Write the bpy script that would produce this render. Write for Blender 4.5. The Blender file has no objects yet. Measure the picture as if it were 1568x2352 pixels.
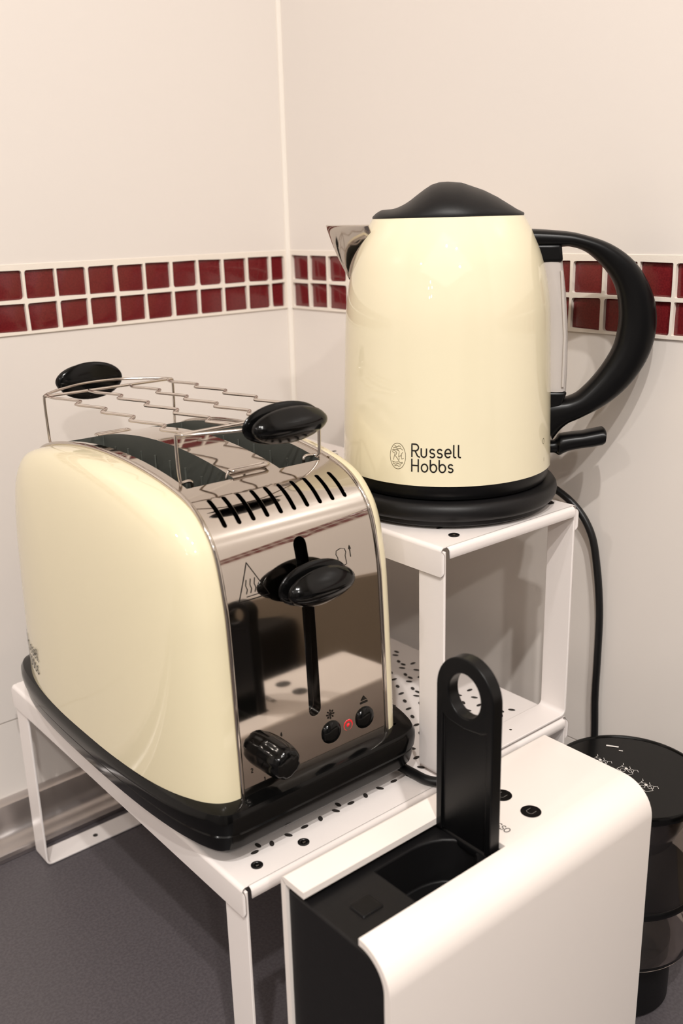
import bpy, bmesh, math, random
from mathutils import Vector, Matrix
random.seed(7)
PI = math.pi
S = bpy.context.scene
COL = S.collection

# ------------------------------------------------------------------ camera
CAM = Vector((-0.2278, -0.3667, 0.4957))
R_AX = Vector((0.7677, -0.6403, -0.0252)).normalized()
F_AX = Vector((0.6065, 0.7388, -0.2940)).normalized()
U_AX = R_AX.cross(F_AX).normalized()
R_AX = F_AX.cross(U_AX).normalized()
cd = bpy.data.cameras.new('camera'); cam = bpy.data.objects.new('camera', cd); COL.objects.link(cam)
cam.matrix_world = Matrix(((R_AX.x, U_AX.x, -F_AX.x, CAM.x), (R_AX.y, U_AX.y, -F_AX.y, CAM.y),
                           (R_AX.z, U_AX.z, -F_AX.z, CAM.z), (0, 0, 0, 1)))
cd.sensor_fit = 'VERTICAL'; cd.sensor_height = 36; cd.sensor_width = 24
cd.lens = 2207.86 / 2352 * 36
cd.clip_start = 0.02
cd.dof.use_dof = True; cd.dof.focus_distance = 0.60; cd.dof.aperture_fstop = 9.0
S.camera = cam

# ------------------------------------------------------------------ world, exposure, lights
S.view_settings.view_transform = 'Standard'; S.view_settings.look = 'None'
S.view_settings.gamma = 1; S.view_settings.use_curve_mapping = False
S.view_settings.exposure = -0.12
W = bpy.data.worlds.new('world'); S.world = W; W.use_nodes = True
W.node_tree.nodes['Background'].inputs[0].default_value = (1.0, 0.95, 0.9, 1)
W.node_tree.nodes['Background'].inputs[1].default_value = 0.15

def area(name, loc, target, size, power, col=(1, 0.965, 0.925), shape='DISK', sy=None):
    l = bpy.data.lights.new(name, 'AREA'); l.shape = shape; l.size = size
    if sy: l.size_y = sy
    l.energy = power; l.color = col
    o = bpy.data.objects.new(name, l); COL.objects.link(o)
    o.location = loc
    o.rotation_euler = (Vector(target) - Vector(loc)).to_track_quat('-Z', 'Y').to_euler()
    return o
CEIL = 1.62
area('ceiling_spot', (-0.62, -0.71, CEIL - 0.03), (-0.3, -0.3, 0), 0.036, 13)
area('ceiling_spot', (-0.45, -0.97, CEIL - 0.03), (-0.2, -0.5, 0), 0.036, 12)
area('ceiling_spot', (-0.85, -1.75, CEIL - 0.03), (-0.6, -1.2, 0), 0.07, 12)
area('ceiling_spot', (-1.7, -0.30, CEIL - 0.03), (-1.4, -0.25, 0), 0.07, 6)
area('soft_fill', (-1.35, -1.35, CEIL - 0.03), (-1.35, -1.35, 0), 1.9, 14, shape='SQUARE')  # added soft fill light, not a known ceiling fitting

# ------------------------------------------------------------------ materials
def srgb(r, g, b):
    f = lambda c: (c / 255 / 12.92) if c / 255 <= 0.04045 else ((c / 255 + 0.055) / 1.055) ** 2.4
    return (f(r), f(g), f(b), 1)

def mat(name, col, rough=0.4, metal=0.0, coat=0.0, coat_rough=0.03, spec=0.5, trans=0.0, ior=1.45,
        noise=0.0, nscale=40, bump=0.0, bscale=200, emis=None, estr=0.0, stretch=None):
    m = bpy.data.materials.new(name); m.use_nodes = True
    nt = m.node_tree; b = nt.nodes['Principled BSDF']
    b.inputs['Base Color'].default_value = col
    b.inputs['Roughness'].default_value = rough
    b.inputs['Metallic'].default_value = metal
    b.inputs['Coat Weight'].default_value = coat
    b.inputs['Coat Roughness'].default_value = coat_rough
    b.inputs['Specular IOR Level'].default_value = spec
    b.inputs['Transmission Weight'].default_value = trans
    b.inputs['IOR'].default_value = ior
    if emis: b.inputs['Emission Color'].default_value = emis; b.inputs['Emission Strength'].default_value = estr
    tc = nt.nodes.new('ShaderNodeTexCoord')
    def coord():
        if not stretch: return tc.outputs['Object']
        mp = nt.nodes.new('ShaderNodeMapping'); mp.inputs['Scale'].default_value = stretch
        nt.links.new(tc.outputs['Object'], mp.inputs['Vector']); return mp.outputs['Vector']
    if noise:
        n = nt.nodes.new('ShaderNodeTexNoise'); n.inputs['Scale'].default_value = nscale; n.inputs['Detail'].default_value = 6
        nt.links.new(coord(), n.inputs['Vector'])
        mr = nt.nodes.new('ShaderNodeMapRange'); mr.inputs['To Min'].default_value = max(0, rough - noise); mr.inputs['To Max'].default_value = rough + noise
        nt.links.new(n.outputs['Fac'], mr.inputs['Value']); nt.links.new(mr.outputs['Result'], b.inputs['Roughness'])
    if bump:
        n = nt.nodes.new('ShaderNodeTexNoise'); n.inputs['Scale'].default_value = bscale; n.inputs['Detail'].default_value = 4
        nt.links.new(coord(), n.inputs['Vector'])
        bp = nt.nodes.new('ShaderNodeBump'); bp.inputs['Strength'].default_value = bump; bp.inputs['Distance'].default_value = 0.001
        nt.links.new(n.outputs['Fac'], bp.inputs['Height']); nt.links.new(bp.outputs['Normal'], b.inputs['Normal'])
    return m

def mix_noise_color(m, c1, c2, scale, lo=0.4, hi=0.6):
    nt = m.node_tree; b = nt.nodes['Principled BSDF']
    tc = nt.nodes.new('ShaderNodeTexCoord'); n = nt.nodes.new('ShaderNodeTexNoise'); n.inputs['Scale'].default_value = scale; n.inputs['Detail'].default_value = 5
    nt.links.new(tc.outputs['Object'], n.inputs['Vector'])
    r = nt.nodes.new('ShaderNodeValToRGB'); r.color_ramp.elements[0].position = lo; r.color_ramp.elements[1].position = hi
    r.color_ramp.elements[0].color = c1; r.color_ramp.elements[1].color = c2
    nt.links.new(n.outputs['Fac'], r.inputs['Fac']); nt.links.new(r.outputs['Color'], b.inputs['Base Color'])

M = {}
M['wall'] = mat('white_wall_tile', srgb(229, 221, 214), 0.28, spec=0.4, bump=0.02, bscale=15)
M['ceiling'] = mat('ceiling_paint', srgb(235, 228, 218), 0.8)
M['far_wall'] = mat('far_wall_paint', srgb(186, 182, 180), 0.7)
M['slab_dark'] = mat('dark_slab', srgb(34, 30, 30), 0.4)  # for the added slab that the steel mirrors
M['floor'] = mat('floor_tile', srgb(120, 100, 84), 0.5)
M['counter'] = mat('grey_worktop', srgb(96, 90, 93), 0.42, bump=0.05, bscale=600)
mix_noise_color(M['counter'], srgb(78, 73, 76), srgb(88, 83, 86), 500)
M['grout'] = mat('white_grout', srgb(236, 226, 214), 0.8, bump=0.15, bscale=700)
M['redtile'] = mat('red_glass_tile', srgb(104, 26, 30), 0.2, coat=0.5, spec=0.4)
mix_noise_color(M['redtile'], srgb(98, 25, 29), srgb(112, 31, 34), 900)
M['silicone'] = mat('corner_silicone', srgb(238, 230, 220), 0.45)
M['alu'] = mat('aluminium_trim', srgb(206, 200, 198), 0.33, metal=1.0)
M['white'] = mat('white_powder_coat', srgb(238, 230, 226), 0.36, bump=0.03, bscale=900)
M['hole'] = mat('dark_hole', srgb(52, 47, 44), 0.7)
M['screw'] = mat('screw_metal', srgb(90, 86, 82), 0.3, metal=1.0)
M['grommet'] = mat('black_grommet', srgb(22, 20, 20), 0.3)
M['steel'] = mat('polished_steel', srgb(196, 188, 180), 0.06, metal=1.0, noise=0.03, nscale=60, bump=0.006, bscale=60, stretch=(1, 1, 0.25))
M['inner'] = mat('inner_dark_metal', srgb(98, 100, 94), 0.45, metal=0.5, noise=0.1)
M['wire'] = mat('chrome_wire', srgb(205, 196, 188), 0.16, metal=1.0)
M['cream'] = mat('cream_enamel', srgb(226, 215, 183), 0.5, spec=0.15, coat=1.0, coat_rough=0.04, bump=0.01, bscale=90)
M['kcream'] = mat('kettle_cream_enamel', srgb(232, 222, 192), 0.55, spec=0.1, coat=1.0, coat_rough=0.02)
M['blackgloss'] = mat('black_gloss_plastic', srgb(8, 8, 8), 0.13, spec=0.3)
M['blacksatin'] = mat('black_satin_plastic', srgb(9, 9, 10), 0.32, spec=0.3)
M['blackmatte'] = mat('black_matte_plastic', srgb(16, 15, 16), 0.45, spec=0.35, bump=0.05, bscale=900)
M['ink'] = mat('dark_print', srgb(22, 18, 14), 0.45)
M['inkthin'] = mat('brown_print', srgb(84, 72, 48), 0.5)
M['whiteink'] = mat('white_print', srgb(225, 220, 215), 0.5)
M['greyink'] = mat('grey_print', srgb(120, 116, 112), 0.5)
M['redlens'] = mat('red_indicator', srgb(205, 32, 40), 0.12, coat=1.0, emis=srgb(255, 40, 50), estr=0.25)
M['gauge'] = mat('frosted_gauge_plastic', srgb(222, 214, 208), 0.35, trans=0.35)
M['shell'] = mat('white_gloss_shell', srgb(240, 231, 224), 0.3, coat=0.4, coat_rough=0.12)
M['tank'] = mat('smoky_clear_plastic', srgb(222, 216, 212), 0.03, trans=1.0, ior=1.45)
M['cable'] = mat('black_cable_rubber', srgb(15, 15, 16), 0.38)
M['lamp'] = mat('lamp_glow', srgb(255, 240, 220), 0.5, emis=(1, 0.9, 0.78, 1), estr=60)

# ------------------------------------------------------------------ helpers
class MB:
    """collects geometry for ONE mesh object"""
    def __init__(s): s.v = []; s.f = []; s.m = []
    def add(s, verts, faces, mi=0):
        o = len(s.v); s.v += [tuple(v) for v in verts]; s.f += [tuple(i + o for i in f) for f in faces]; s.m += [mi] * len(faces); return s
    def box(s, x0, x1, y0, y1, z0, z1, mi=0):
        return s.add([(x0, y0, z0), (x1, y0, z0), (x1, y1, z0), (x0, y1, z0), (x0, y0, z1), (x1, y0, z1), (x1, y1, z1), (x0, y1, z1)],
                     [(0, 3, 2, 1), (4, 5, 6, 7), (0, 1, 5, 4), (1, 2, 6, 5), (2, 3, 7, 6), (3, 0, 4, 7)], mi)
    def grid(s, rows, mi=0, close_u=False, close_v=False):
        n = len(rows); k = len(rows[0]); vs = [p for r in rows for p in r]; fs = []
        for i in range(n if close_u else n - 1):
            for j in range(k if close_v else k - 1):
                a = i * k + j; b = i * k + (j + 1) % k; c = ((i + 1) % n) * k + (j + 1) % k; d = ((i + 1) % n) * k + j
                fs.append((a, b, c, d))
        return s.add(vs, fs, mi)
    def tube(s, path, r, n=10, mi=0, closed=False, flat=1.0):
        P = [Vector(p) for p in path]; rows = []; up = None
        for i, p in enumerate(P):
            if closed: t = P[(i + 1) % len(P)] - P[i - 1]
            else: t = P[min(i + 1, len(P) - 1)] - P[max(i - 1, 0)]
            t.normalize()
            if up is None:
                up = Vector((0, 0, 1)) if abs(t.z) < 0.9 else Vector((1, 0, 0))
            up = (up - t * up.dot(t)); up.normalize(); sd = t.cross(up)
            rr = r[i] if isinstance(r, (list, tuple)) else r
            rows.append([p + (sd * math.cos(a) + up * math.sin(a) * flat) * rr for a in [2 * PI * k / n for k in range(n)]])
        s.grid(rows, mi, close_u=closed, close_v=True)
        if not closed:
            o = len(s.v) - len(rows) * n
            s.f.append(tuple(o + k for k in range(n))[::-1]); s.m.append(mi)
            s.f.append(tuple(o + (len(rows) - 1) * n + k for k in range(n))); s.m.append(mi)
        return s
    def lathe(s, prof, c=(0, 0, 0), n=64, mi=0, axis='Z', sx=1, sy=1):
        rows = []
        for r, h in prof:
            row = []
            for k in range(n):
                a = 2 * PI * k / n; x, y = r * math.cos(a) * sx, r * math.sin(a) * sy
                if axis == 'Z': q = (c[0] + x, c[1] + y, c[2] + h)
                elif axis == 'Y': q = (c[0] + x, c[1] - h, c[2] + y)     # h grows towards -y
                row.append(q)
            rows.append(row)
        o = len(s.v)
        s.grid(rows, mi, close_v=True)
        if prof[0][0] > 1e-6: s.f.append(tuple(o + k for k in range(n))[::-1]); s.m.append(mi)
        if prof[-1][0] > 1e-6: s.f.append(tuple(o + (len(rows) - 1) * n + k for k in range(n))); s.m.append(mi)
        return s
    def prism(s, poly, fn, d0, d1, mi=0):
        """poly 2-D outline; fn(u,v,d)->3-D"""
        if isinstance(mi, tuple):
            n = len(poly); vs = [fn(u, v, d0) for u, v in poly] + [fn(u, v, d1) for u, v in poly]
            s.add(vs, [tuple(range(n))[::-1], tuple(range(n, 2 * n))], mi[0]); o = len(s.v) - 2 * n
            for i in range(n): s.f.append((o + i, o + (i + 1) % n, o + n + (i + 1) % n, o + n + i)); s.m.append(mi[1])
            return s
        n = len(poly); vs = [fn(u, v, d0) for u, v in poly] + [fn(u, v, d1) for u, v in poly]
        fs = [tuple(range(n))[::-1], tuple(range(n, 2 * n))] + [(i, (i + 1) % n, n + (i + 1) % n, n + i) for i in range(n)]
        return s.add(vs, fs, mi)
    def build(s, name, mats, parent=None, xf=None, smooth=35, fix=True, merge=True):
        if not isinstance(mats, (list, tuple)): mats = [mats]
        me = bpy.data.meshes.new(name)
        off = parent_loc(parent)
        vs = [Vector(v) for v in s.v]
        if xf: vs = [xf(v) for v in vs]
        vs = [v - off for v in vs]
        me.from_pydata([tuple(v) for v in vs], [], s.f)
        for m in mats: me.materials.append(m)
        me.polygons.foreach_set('material_index', s.m)
        bm = bmesh.new(); bm.from_mesh(me)
        if merge: bmesh.ops.remove_doubles(bm, verts=bm.verts, dist=1e-6)
        if fix: bmesh.ops.recalc_face_normals(bm, faces=bm.faces)
        bm.to_mesh(me); bm.free()
        finish(me, smooth)
        o = bpy.data.objects.new(name, me); COL.objects.link(o)
        if parent: o.parent = parent
        return o

def finish(me, smooth):
    if smooth:
        me.polygons.foreach_set('use_smooth', [True] * len(me.polygons))
        me.set_sharp_from_angle(angle=math.radians(smooth))
    me.update()

def parent_loc(p):
    v = Vector((0, 0, 0))
    while p: v += p.location; p = p.parent
    return v

def bevel(o, w, seg=3, ang=40):
    b = o.modifiers.new('bevel', 'BEVEL'); b.width = w; b.segments = seg; b.limit_method = 'ANGLE'; b.angle_limit = math.radians(ang)
    b.harden_normals = False
    return o

def empty(name, loc, label, cat, group=None):
    o = bpy.data.objects.new(name, None); COL.objects.link(o); o.location = loc; o.empty_display_size = 0.02
    o['label'] = label; o['category'] = cat
    if group: o['group'] = group
    return o

def structure(o): o['kind'] = 'structure'; return o

def bake(o, smooth=35):
    """replace the mesh of o by its evaluated one and drop the modifiers"""
    dg = bpy.context.evaluated_depsgraph_get(); dg.update()
    me = bpy.data.meshes.new_from_object(o.evaluated_get(dg))
    o.modifiers.clear(); o.data = me
    finish(me, smooth)
    return o

def cut(o, mb, smooth=35, mats=None):
    c = mb.build('cutter', mats or list(o.data.materials), None, smooth=0)
    c.location = parent_loc(o.parent) * 0
    if o.parent:
        pass
    b = o.modifiers.new('cut', 'BOOLEAN'); b.operation = 'DIFFERENCE'; b.solver = 'EXACT'; b.object = c
    bpy.context.view_layer.update()
    bake(o, smooth)
    bpy.data.objects.remove(c, do_unlink=True)
    return o

def catmull(pts, k=6, closed=False):
    P = [Vector(p) for p in pts]; out = []; n = len(P)
    rng = range(n) if closed else range(n - 1)
    for i in rng:
        if closed: a, b, c, d = P[i - 1], P[i], P[(i + 1) % n], P[(i + 2) % n]
        else: a, b, c, d = P[max(i - 1, 0)], P[i], P[i + 1], P[min(i + 2, n - 1)]
        for j in range(k):
            t = j / k
            out.append(0.5 * ((2 * b) + (c - a) * t + (2 * a - 5 * b + 4 * c - d) * t * t + (3 * b - 3 * c + d - a) * t ** 3))
    if not closed: out.append(P[-1])
    return out

def interp(x, tab):
    if x <= tab[0][0]: return tab[0][1]
    for (a, b), (c, d) in zip(tab, tab[1:]):
        if x <= c: return b + (d - b) * (x - a) / (c - a)
    return tab[-1][1]

# ---- stroke lettering: polylines in (u, v) -> flat ribbons laid on a surface
def arc(cx, cy, rx, ry, a0, a1, n=12):
    return [(cx + rx * math.cos(math.radians(a0 + (a1 - a0) * i / n)), cy + ry * math.sin(math.radians(a0 + (a1 - a0) * i / n))) for i in range(n + 1)]
GL = {
 'R': (0.70, [[(0, 0), (0, 1), (0.28, 1)] + arc(0.28, 0.74, 0.26, 0.26, 90, -90) + [(0, 0.48)], [(0.26, 0.48), (0.44, 0.12), (0.52, 0.03), (0.62, 0)]]),
 'u': (0.62, [[(0, 0.66), (0, 0.24)] + arc(0.21, 0.24, 0.21, 0.24, 180, 360) + [(0.42, 0.66)]]),
 's': (0.54, [arc(0.2, 0.49, 0.17, 0.165, 35, 270) + arc(0.2, 0.165, 0.185, 0.165, 90, -145)]),
 'e': (0.64, [[(0.04, 0.34), (0.46, 0.34)] + arc(0.25, 0.34, 0.23, 0.33, 0, 310, 20)]),
 'l': (0.34, [[(0, 0.96), (0, 0.14)] + arc(0.14, 0.14, 0.14, 0.14, 180, 275, 6)]),
 'H': (0.76, [[(0, 0), (0, 1)], [(0.56, 0), (0.56, 1)], [(0, 0.5), (0.56, 0.5)]]),
 'o': (0.70, [arc(0.27, 0.33, 0.26, 0.33, 0, 360, 22)]),
 'b': (0.68, [[(0, 1.0), (0, 0.3)], arc(0.26, 0.33, 0.26, 0.33, 0, 360, 22)]),
 'N': (0.80, [[(0, 0), (0, 1), (0.6, 0), (0.6, 1)]]),
 'E': (0.66, [[(0.48, 1), (0, 1), (0, 0), (0.48, 0)], [(0, 0.52), (0.4, 0.52)]]),
 'S': (0.66, [arc(0.26, 0.74, 0.22, 0.26, 30, 270) + arc(0.26, 0.26, 0.24, 0.24, 90, -150)]),
 'P': (0.66, [[(0, 0), (0, 1), (0.22, 1)] + arc(0.22, 0.74, 0.26, 0.26, 90, -90) + [(0, 0.48)]]),
 'O': (0.84, [arc(0.34, 0.5, 0.34, 0.5, 0, 360, 24)]),
 '1': (0.4, [[(0, 0.8), (0.16, 1), (0.16, 0)]]),
 '2': (0.6, [arc(0.22, 0.76, 0.22, 0.24, 160, -30) + [(0, 0), (0.46, 0)]]),
 '3': (0.6, [arc(0.2, 0.76, 0.22, 0.24, 150, -80) + arc(0.2, 0.26, 0.24, 0.26, 80, -150)]),
 '4': (0.6, [[(0.34, 0), (0.34, 1), (0, 0.3), (0.48, 0.3)]]),
 '5': (0.6, [[(0.42, 1), (0.06, 1), (0.03, 0.56)] + arc(0.2, 0.3, 0.24, 0.3, 110, -140)]),
 'I': (0.2, [[(0, 0), (0, 1)]]),
}
def text(word, u0, v0, h, tight=1.0):
    out = []; x = u0
    for ch in word:
        adv, st = GL[ch]
        for s in st: out.append([(x + a * h, v0 + b * h) for a, b in s])
        x += adv * h * tight
    return out
def ink(mb, strokes, w, fn, mi=0, step=0.0015, closed=False, cap=True):
    """ribbon of width w along every polyline, mapped by fn(u,v) onto the surface"""
    for st in strokes:
        P = []
        for (a, b), (c, d) in zip(st, st[1:]):
            L = math.hypot(c - a, d - b); k = max(1, int(L / step))
            P += [(a + (c - a) * i / k, b + (d - b) * i / k) for i in range(k)]
        P.append(st[-1]); n = len(P); L_, R_ = [], []
        for i, (x, y) in enumerate(P):
            x0, y0 = P[max(i - 1, 0)]; x1, y1 = P[min(i + 1, n - 1)]
            tx, ty = x1 - x0, y1 - y0; l = math.hypot(tx, ty) or 1; tx /= l; ty /= l
            e = 0
            if cap and i == 0: e = -w * 0.4
            if cap and i == n - 1: e = w * 0.4
            L_.append(fn(x + tx * e - ty * w / 2, y + ty * e + tx * w / 2)); R_.append(fn(x + tx * e + ty * w / 2, y + ty * e - tx * w / 2))
        mb.grid([L_, R_], mi)
    return mb
def disc(mb, cx, cy, rx, ry, fn, mi=0, n=24):
    vs = [fn(cx, cy)] + [fn(cx + rx * math.cos(2 * PI * k / n), cy + ry * math.sin(2 * PI * k / n)) for k in range(n)]
    return mb.add(vs, [(0, 1 + k, 1 + (k + 1) % n) for k in range(n)], mi)
def emblem(cx, cy, rx, ry):
    st = [arc(cx, cy, rx, ry, 0, 360, 36)]
    q = lambda a, b: (cx + a * rx, cy + b * ry)
    st.append([q(-0.55, -0.3), q(-0.35, 0.25), q(-0.6, 0.2), q(-0.7, 0.35), q(-0.35, 0.4), q(-0.12, 0.25), q(-0.3, 0.0), q(-0.02, -0.2), q(0.3, -0.5), q(0.6, -0.45)])
    st.append([q(0.2, -0.25), q(0.12, 0.1), q(0.2, 0.35), q(0.0, 0.5)]); st.append([q(0.1, 0.0), q(0.5, 0.05)])
    st.append([q(0.62, 0.32), q(0.42, 0.1), q(0.5, -0.2), q(0.75, -0.15)])
    for s in (1, -1):
        st.append([q(-0.6, 0.58 * s), q(-0.3, 0.66 * s), q(0.0, 0.56 * s), q(0.35, 0.62 * s), q(0.62, 0.5 * s)])
        st.append([q(-0.4, 0.78 * s), q(-0.1, 0.70 * s), q(0.15, 0.80 * s), q(0.4, 0.72 * s)])
        st.append([q(-0.7, 0.44 * s), q(-0.3, 0.50 * s), q(0.1, 0.44 * s)])
    return st

# ------------------------------------------------------------------ the room
H = 0.15507          # top of the low shelf above the worktop
H2 = 0.31032         # top of the small upper shelf
CX, CY = 0.3177, 0.3647        # room corner (wall surfaces)
AL, AR = 0.02171, -1.54910
dL = Vector((-math.cos(AL), -math.sin(AL), 0)); dR = Vector((math.cos(AR), math.sin(AR), 0))
nL = Vector((dL.y, -dL.x, 0)); nL = nL if nL.y < 0 else -nL        # into the room
nR = Vector((dR.y, -dR.x, 0)); nR = nR if nR.x < 0 else -nR
CO = Vector((CX, CY, 0))
ZT, HB, PT = 0.4629, 0.0450, 0.025745          # top of red tiles, height of the two rows, pitch
def wall_slab(name, d, n, length, z0, z1, m, depth=0.05, start=0.0, off=0.0):
    a = CO + d * start + n * off; b = CO + d * length + n * off
    mb = MB(); vs = []
    for p in (a, b, b - n * depth, a - n * depth): vs += [(p.x, p.y, z0), (p.x, p.y, z1)]
    mb.add(vs, [(0, 2, 3, 1), (2, 4, 5, 3), (4, 6, 7, 5), (6, 0, 1, 7), (1, 3, 5, 7), (0, 6, 4, 2)])
    return structure(mb.build(name, m, smooth=0))
def wall_full(name, d, n):
    mb = MB()
    def slab(z0, z1, off):
        a = CO - d * 0.06 * 0 + n * off; b = CO + d * 2.9 + n * off; vs = []
        for p in (a, b, b - n * 0.05, a - n * 0.05): vs += [(p.x, p.y, z0), (p.x, p.y, z1)]
        mb.add(vs, [(0, 2, 3, 1), (2, 4, 5, 3), (4, 6, 7, 5), (6, 0, 1, 7), (1, 3, 5, 7), (0, 6, 4, 2)])
    slab(-0.9, 0.104, 0.0); slab(0.1052, ZT - HB - 0.0022, 0.0); slab(ZT + 0.0045, CEIL, 0.0008); slab(-0.9, CEIL, -0.0040)
    return structure(mb.build(name, M['wall'], smooth=0, merge=False))
wall_full('wall_left', dL, nL)
wall_full('wall_right', dR, nR)

def mosaic(name, d, n, s0, partial, count):
    """two rows of red glass tiles sunk in raised white grout"""
    mb = MB()
    zt, zb = ZT + 0.0045, ZT - HB - 0.0022; zmid = ZT - HB / 2
    g = 0.00225
    P = lambda s, z, o: tuple(CO + d * s + n * o + Vector((0, 0, z)))
    bounds = []
    if partial: bounds.append((0.0, s0))
    for i in range(count): bounds.append((s0 + i * PT, s0 + (i + 1) * PT))
    # a cell is bounds x row; the tile sits inside
    for a, b in bounds:
        for r, (z0, z1) in enumerate(((zmid, zt), (zb, zmid))):
            ta, tb = a + g / 2, b - g / 2
            if a == 0.0: ta = 0.0065
            tz1 = ZT if r == 0 else zmid - 0.0016; tz0 = zmid + 0.0012 if r == 0 else ZT - HB
            j = lambda v=0.0004: random.uniform(-v, v)
            cr = [random.choice((0.0006, 0.0008, 0.0022)) for _ in range(4)]
            if r == 0: cr[0] = cr[1] = random.choice((0.001, 0.003, 0.0015))
            c = [(ta + j(), tz0 + j()), (tb + j(), tz0 + j()), (tb + j(), tz1 + j()), (ta + j(), tz1 + j())]
            outl = []
            for k in range(4):
                p0, p1, p2 = Vector(c[k - 1]), Vector(c[k]), Vector(c[(k + 1) % 4])
                e0 = (p0 - p1).normalized() * cr[k]; e1 = (p2 - p1).normalized() * cr[k]
                for t in (0, 0.25, 0.5, 0.75, 1):
                    outl.append(p1 + e0 * (1 - t) ** 2 + e1 * t ** 2)
            ob = [(a, z0), (b, z0), (b, z1), (a, z1)]
            N = len(outl); vs = [P(q.x, q.y, 0.0014) for q in outl] + [P(q[0], q[1], 0.0014) for q in ob] + [P(q.x, q.y, -0.0014) for q in outl]
            fs = []
            for k in range(4):
                for t in range(4): fs.append((N + k, 5 * k + t, 5 * k + t + 1))
                fs.append((N + k, 5 * k + 4, (5 * k + 5) % N, N + (k + 1) % 4))
            fs += [(k, (k + 1) % N, N + 4 + (k + 1) % N, N + 4 + k) for k in range(N)]
            mb.add(vs, fs, 0)
            # glass with a slightly pillowed face
            ins = [Vector((sum(q.x for q in outl) / N, sum(q.y for q in outl) / N))]
            inner = [q + (ins[0] - q) * 0.10 for q in outl]
            vs = [P(q.x, q.y, -0.0014) for q in outl] + [P(q.x, q.y, -0.0009) for q in inner]
            mb.add(vs, [(k, (k + 1) % N, N + (k + 1) % N, N + k) for k in range(N)] + [tuple(range(N, 2 * N))], 1)
    smax = bounds[-1][1]
    # ledge above and below where the grout meets the big tiles
    for z, dz in ((zt, 0.0012), (zb, -0.0006)):
        mb.add([P(0, z, 0.0014), P(smax, z, 0.0014), P(smax, z + dz, -0.0022), P(0, z + dz, -0.0022)], [(0, 1, 2, 3)], 0)
    return structure(mb.build(name, [M['grout'], M['redtile']], smooth=20, merge=False, fix=True))
mosaic('trim_1', dL, nL, 0.0223, True, 40)
mosaic('trim_2', dR, nR, 0.0305, True, 40)
mb = MB()
for (z0, z1) in ((-0.02, CEIL),):
    mb.tube([tuple(CO + (nL + nR) * 0.0012 + Vector((0, 0, z0))), tuple(CO + (nL + nR) * 0.0012 + Vector((0, 0, z1)))], 0.0031, 10)
structure(mb.build('trim_3', M['silicone']))

# the rest of the room, out of the photograph but lit and mirrored in the steel
X0, Y0 = -2.45, -2.45
structure(MB().box(X0, 0.6, Y0, 0.6, CEIL, CEIL + 0.05).build('ceiling', M['ceiling'], smooth=0))
structure(MB().box(X0, 0.6, Y0, 0.6, -0.95, -0.9).build('floor', M['floor'], smooth=0))
structure(MB().box(X0 - 0.05, X0, Y0, 0.6, -0.9, CEIL).build('wall_back', M['far_wall'], smooth=0))
structure(MB().box(X0, 0.6, Y0 - 0.05, Y0, -0.9, CEIL).build('wall_front', M['far_wall'], smooth=0))
structure(bevel(MB().box(0.314, 0.345, -1.5, -0.14, 0.001, 0.225).build('added_brown_slab', mat('brown_slab', srgb(112, 98, 82), 0.6), smooth=0), 0.003))  # unseen brown slab, added for its reflection in the toaster's steel front
structure(bevel(MB().box(0.255, 0.3138, -1.4, -0.335, 0.001, 0.140).build('added_black_slab', mat('black_panel', srgb(26, 24, 23), 0.5), smooth=0), 0.003))  # black block added out of view to darken part of the steel's reflection
dr = structure(bevel(MB().box(-1.25, -0.35, Y0, Y0 + 0.04, -0.9, 1.15).build('added_dark_slab', M['slab_dark'], smooth=0), 0.004))  # invented dark slab behind the camera, there for the steel to mirror

# worktop, L-shaped
mb = MB(); pl = [(-2.4, 0.3055 - 0.0), (CX - 0.01, CY - 0.012), (CX + 0.05, -2.4), (CX - 0.60, -2.4), (CX - 0.60, -0.28), (-2.4, -0.28)]
pl[0] = (-2.4, CY - 0.0590)
mb.prism([(-2.4, CY - 0.0595), (CX - 0.001, CY - 0.0005), (CX + 0.058, -2.4), (-0.26, -2.4), (-0.26, -0.27), (-2.4, -0.27)], lambda u, v, d: (u, v, d), -0.038, 0.0)
wt = bevel(mb.build('worktop', M['counter'], smooth=0), 0.003)
wt['label'] = 'dark grey worktop running under everything into the tiled corner'; wt['category'] = 'worktop'

# metal upstand profile where worktop meets the left wall
def profile_run(name, d, n, s0, s1, prof, m, label, cat, endcap=None):
    mb = MB(); rows = []
    for s in (s0, s1):
        rows.append([tuple(CO + d * s + n * o + Vector((0, 0, z))) for o, z in prof])
    mb.grid(rows, 0, close_v=True)
    k = len(prof); mb.f.append(tuple(range(k))); mb.m.append(0); mb.f.append(tuple(range(k, 2 * k))[::-1]); mb.m.append(0)
    o = mb.build(name, m, smooth=30)
    if label: o['label'] = label; o['category'] = cat
    return o
prof = [(0.0005, 0.0005), (0.032, 0.0005)] + [(0.0295 + 0.0035 * math.cos(math.radians(a)), 0.0045 + 0.0045 * math.sin(math.radians(a))) for a in (-40, 0, 40, 80)] + \
       [(0.024, 0.0105), (0.018, 0.0125), (0.0145, 0.016), (0.0125, 0.022), (0.0105, 0.031), (0.0085, 0.0355), (0.0055, 0.0375), (0.0005, 0.038)]
ts = profile_run('upstand_trim', dL, nL, 0.012, 2.3, prof, M['alu'], 'brushed aluminium upstand profile between grey worktop and left tiled wall', 'trim')
mb = MB(); sc = 0.345
mb.tube([tuple(CO + dL * (sc - 0.004) + nL * 0.0165 + Vector((0, 0, 0.021))), tuple(CO + dL * (sc + 0.030) + nL * 0.0165 + Vector((0, 0, 0.021)))], [0.0105, 0.0115][0], 24)
o = bevel(mb.build('trim_joint', mat('chrome_joint', srgb(200, 195, 190), 0.12, metal=1), ts), 0.003)

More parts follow.
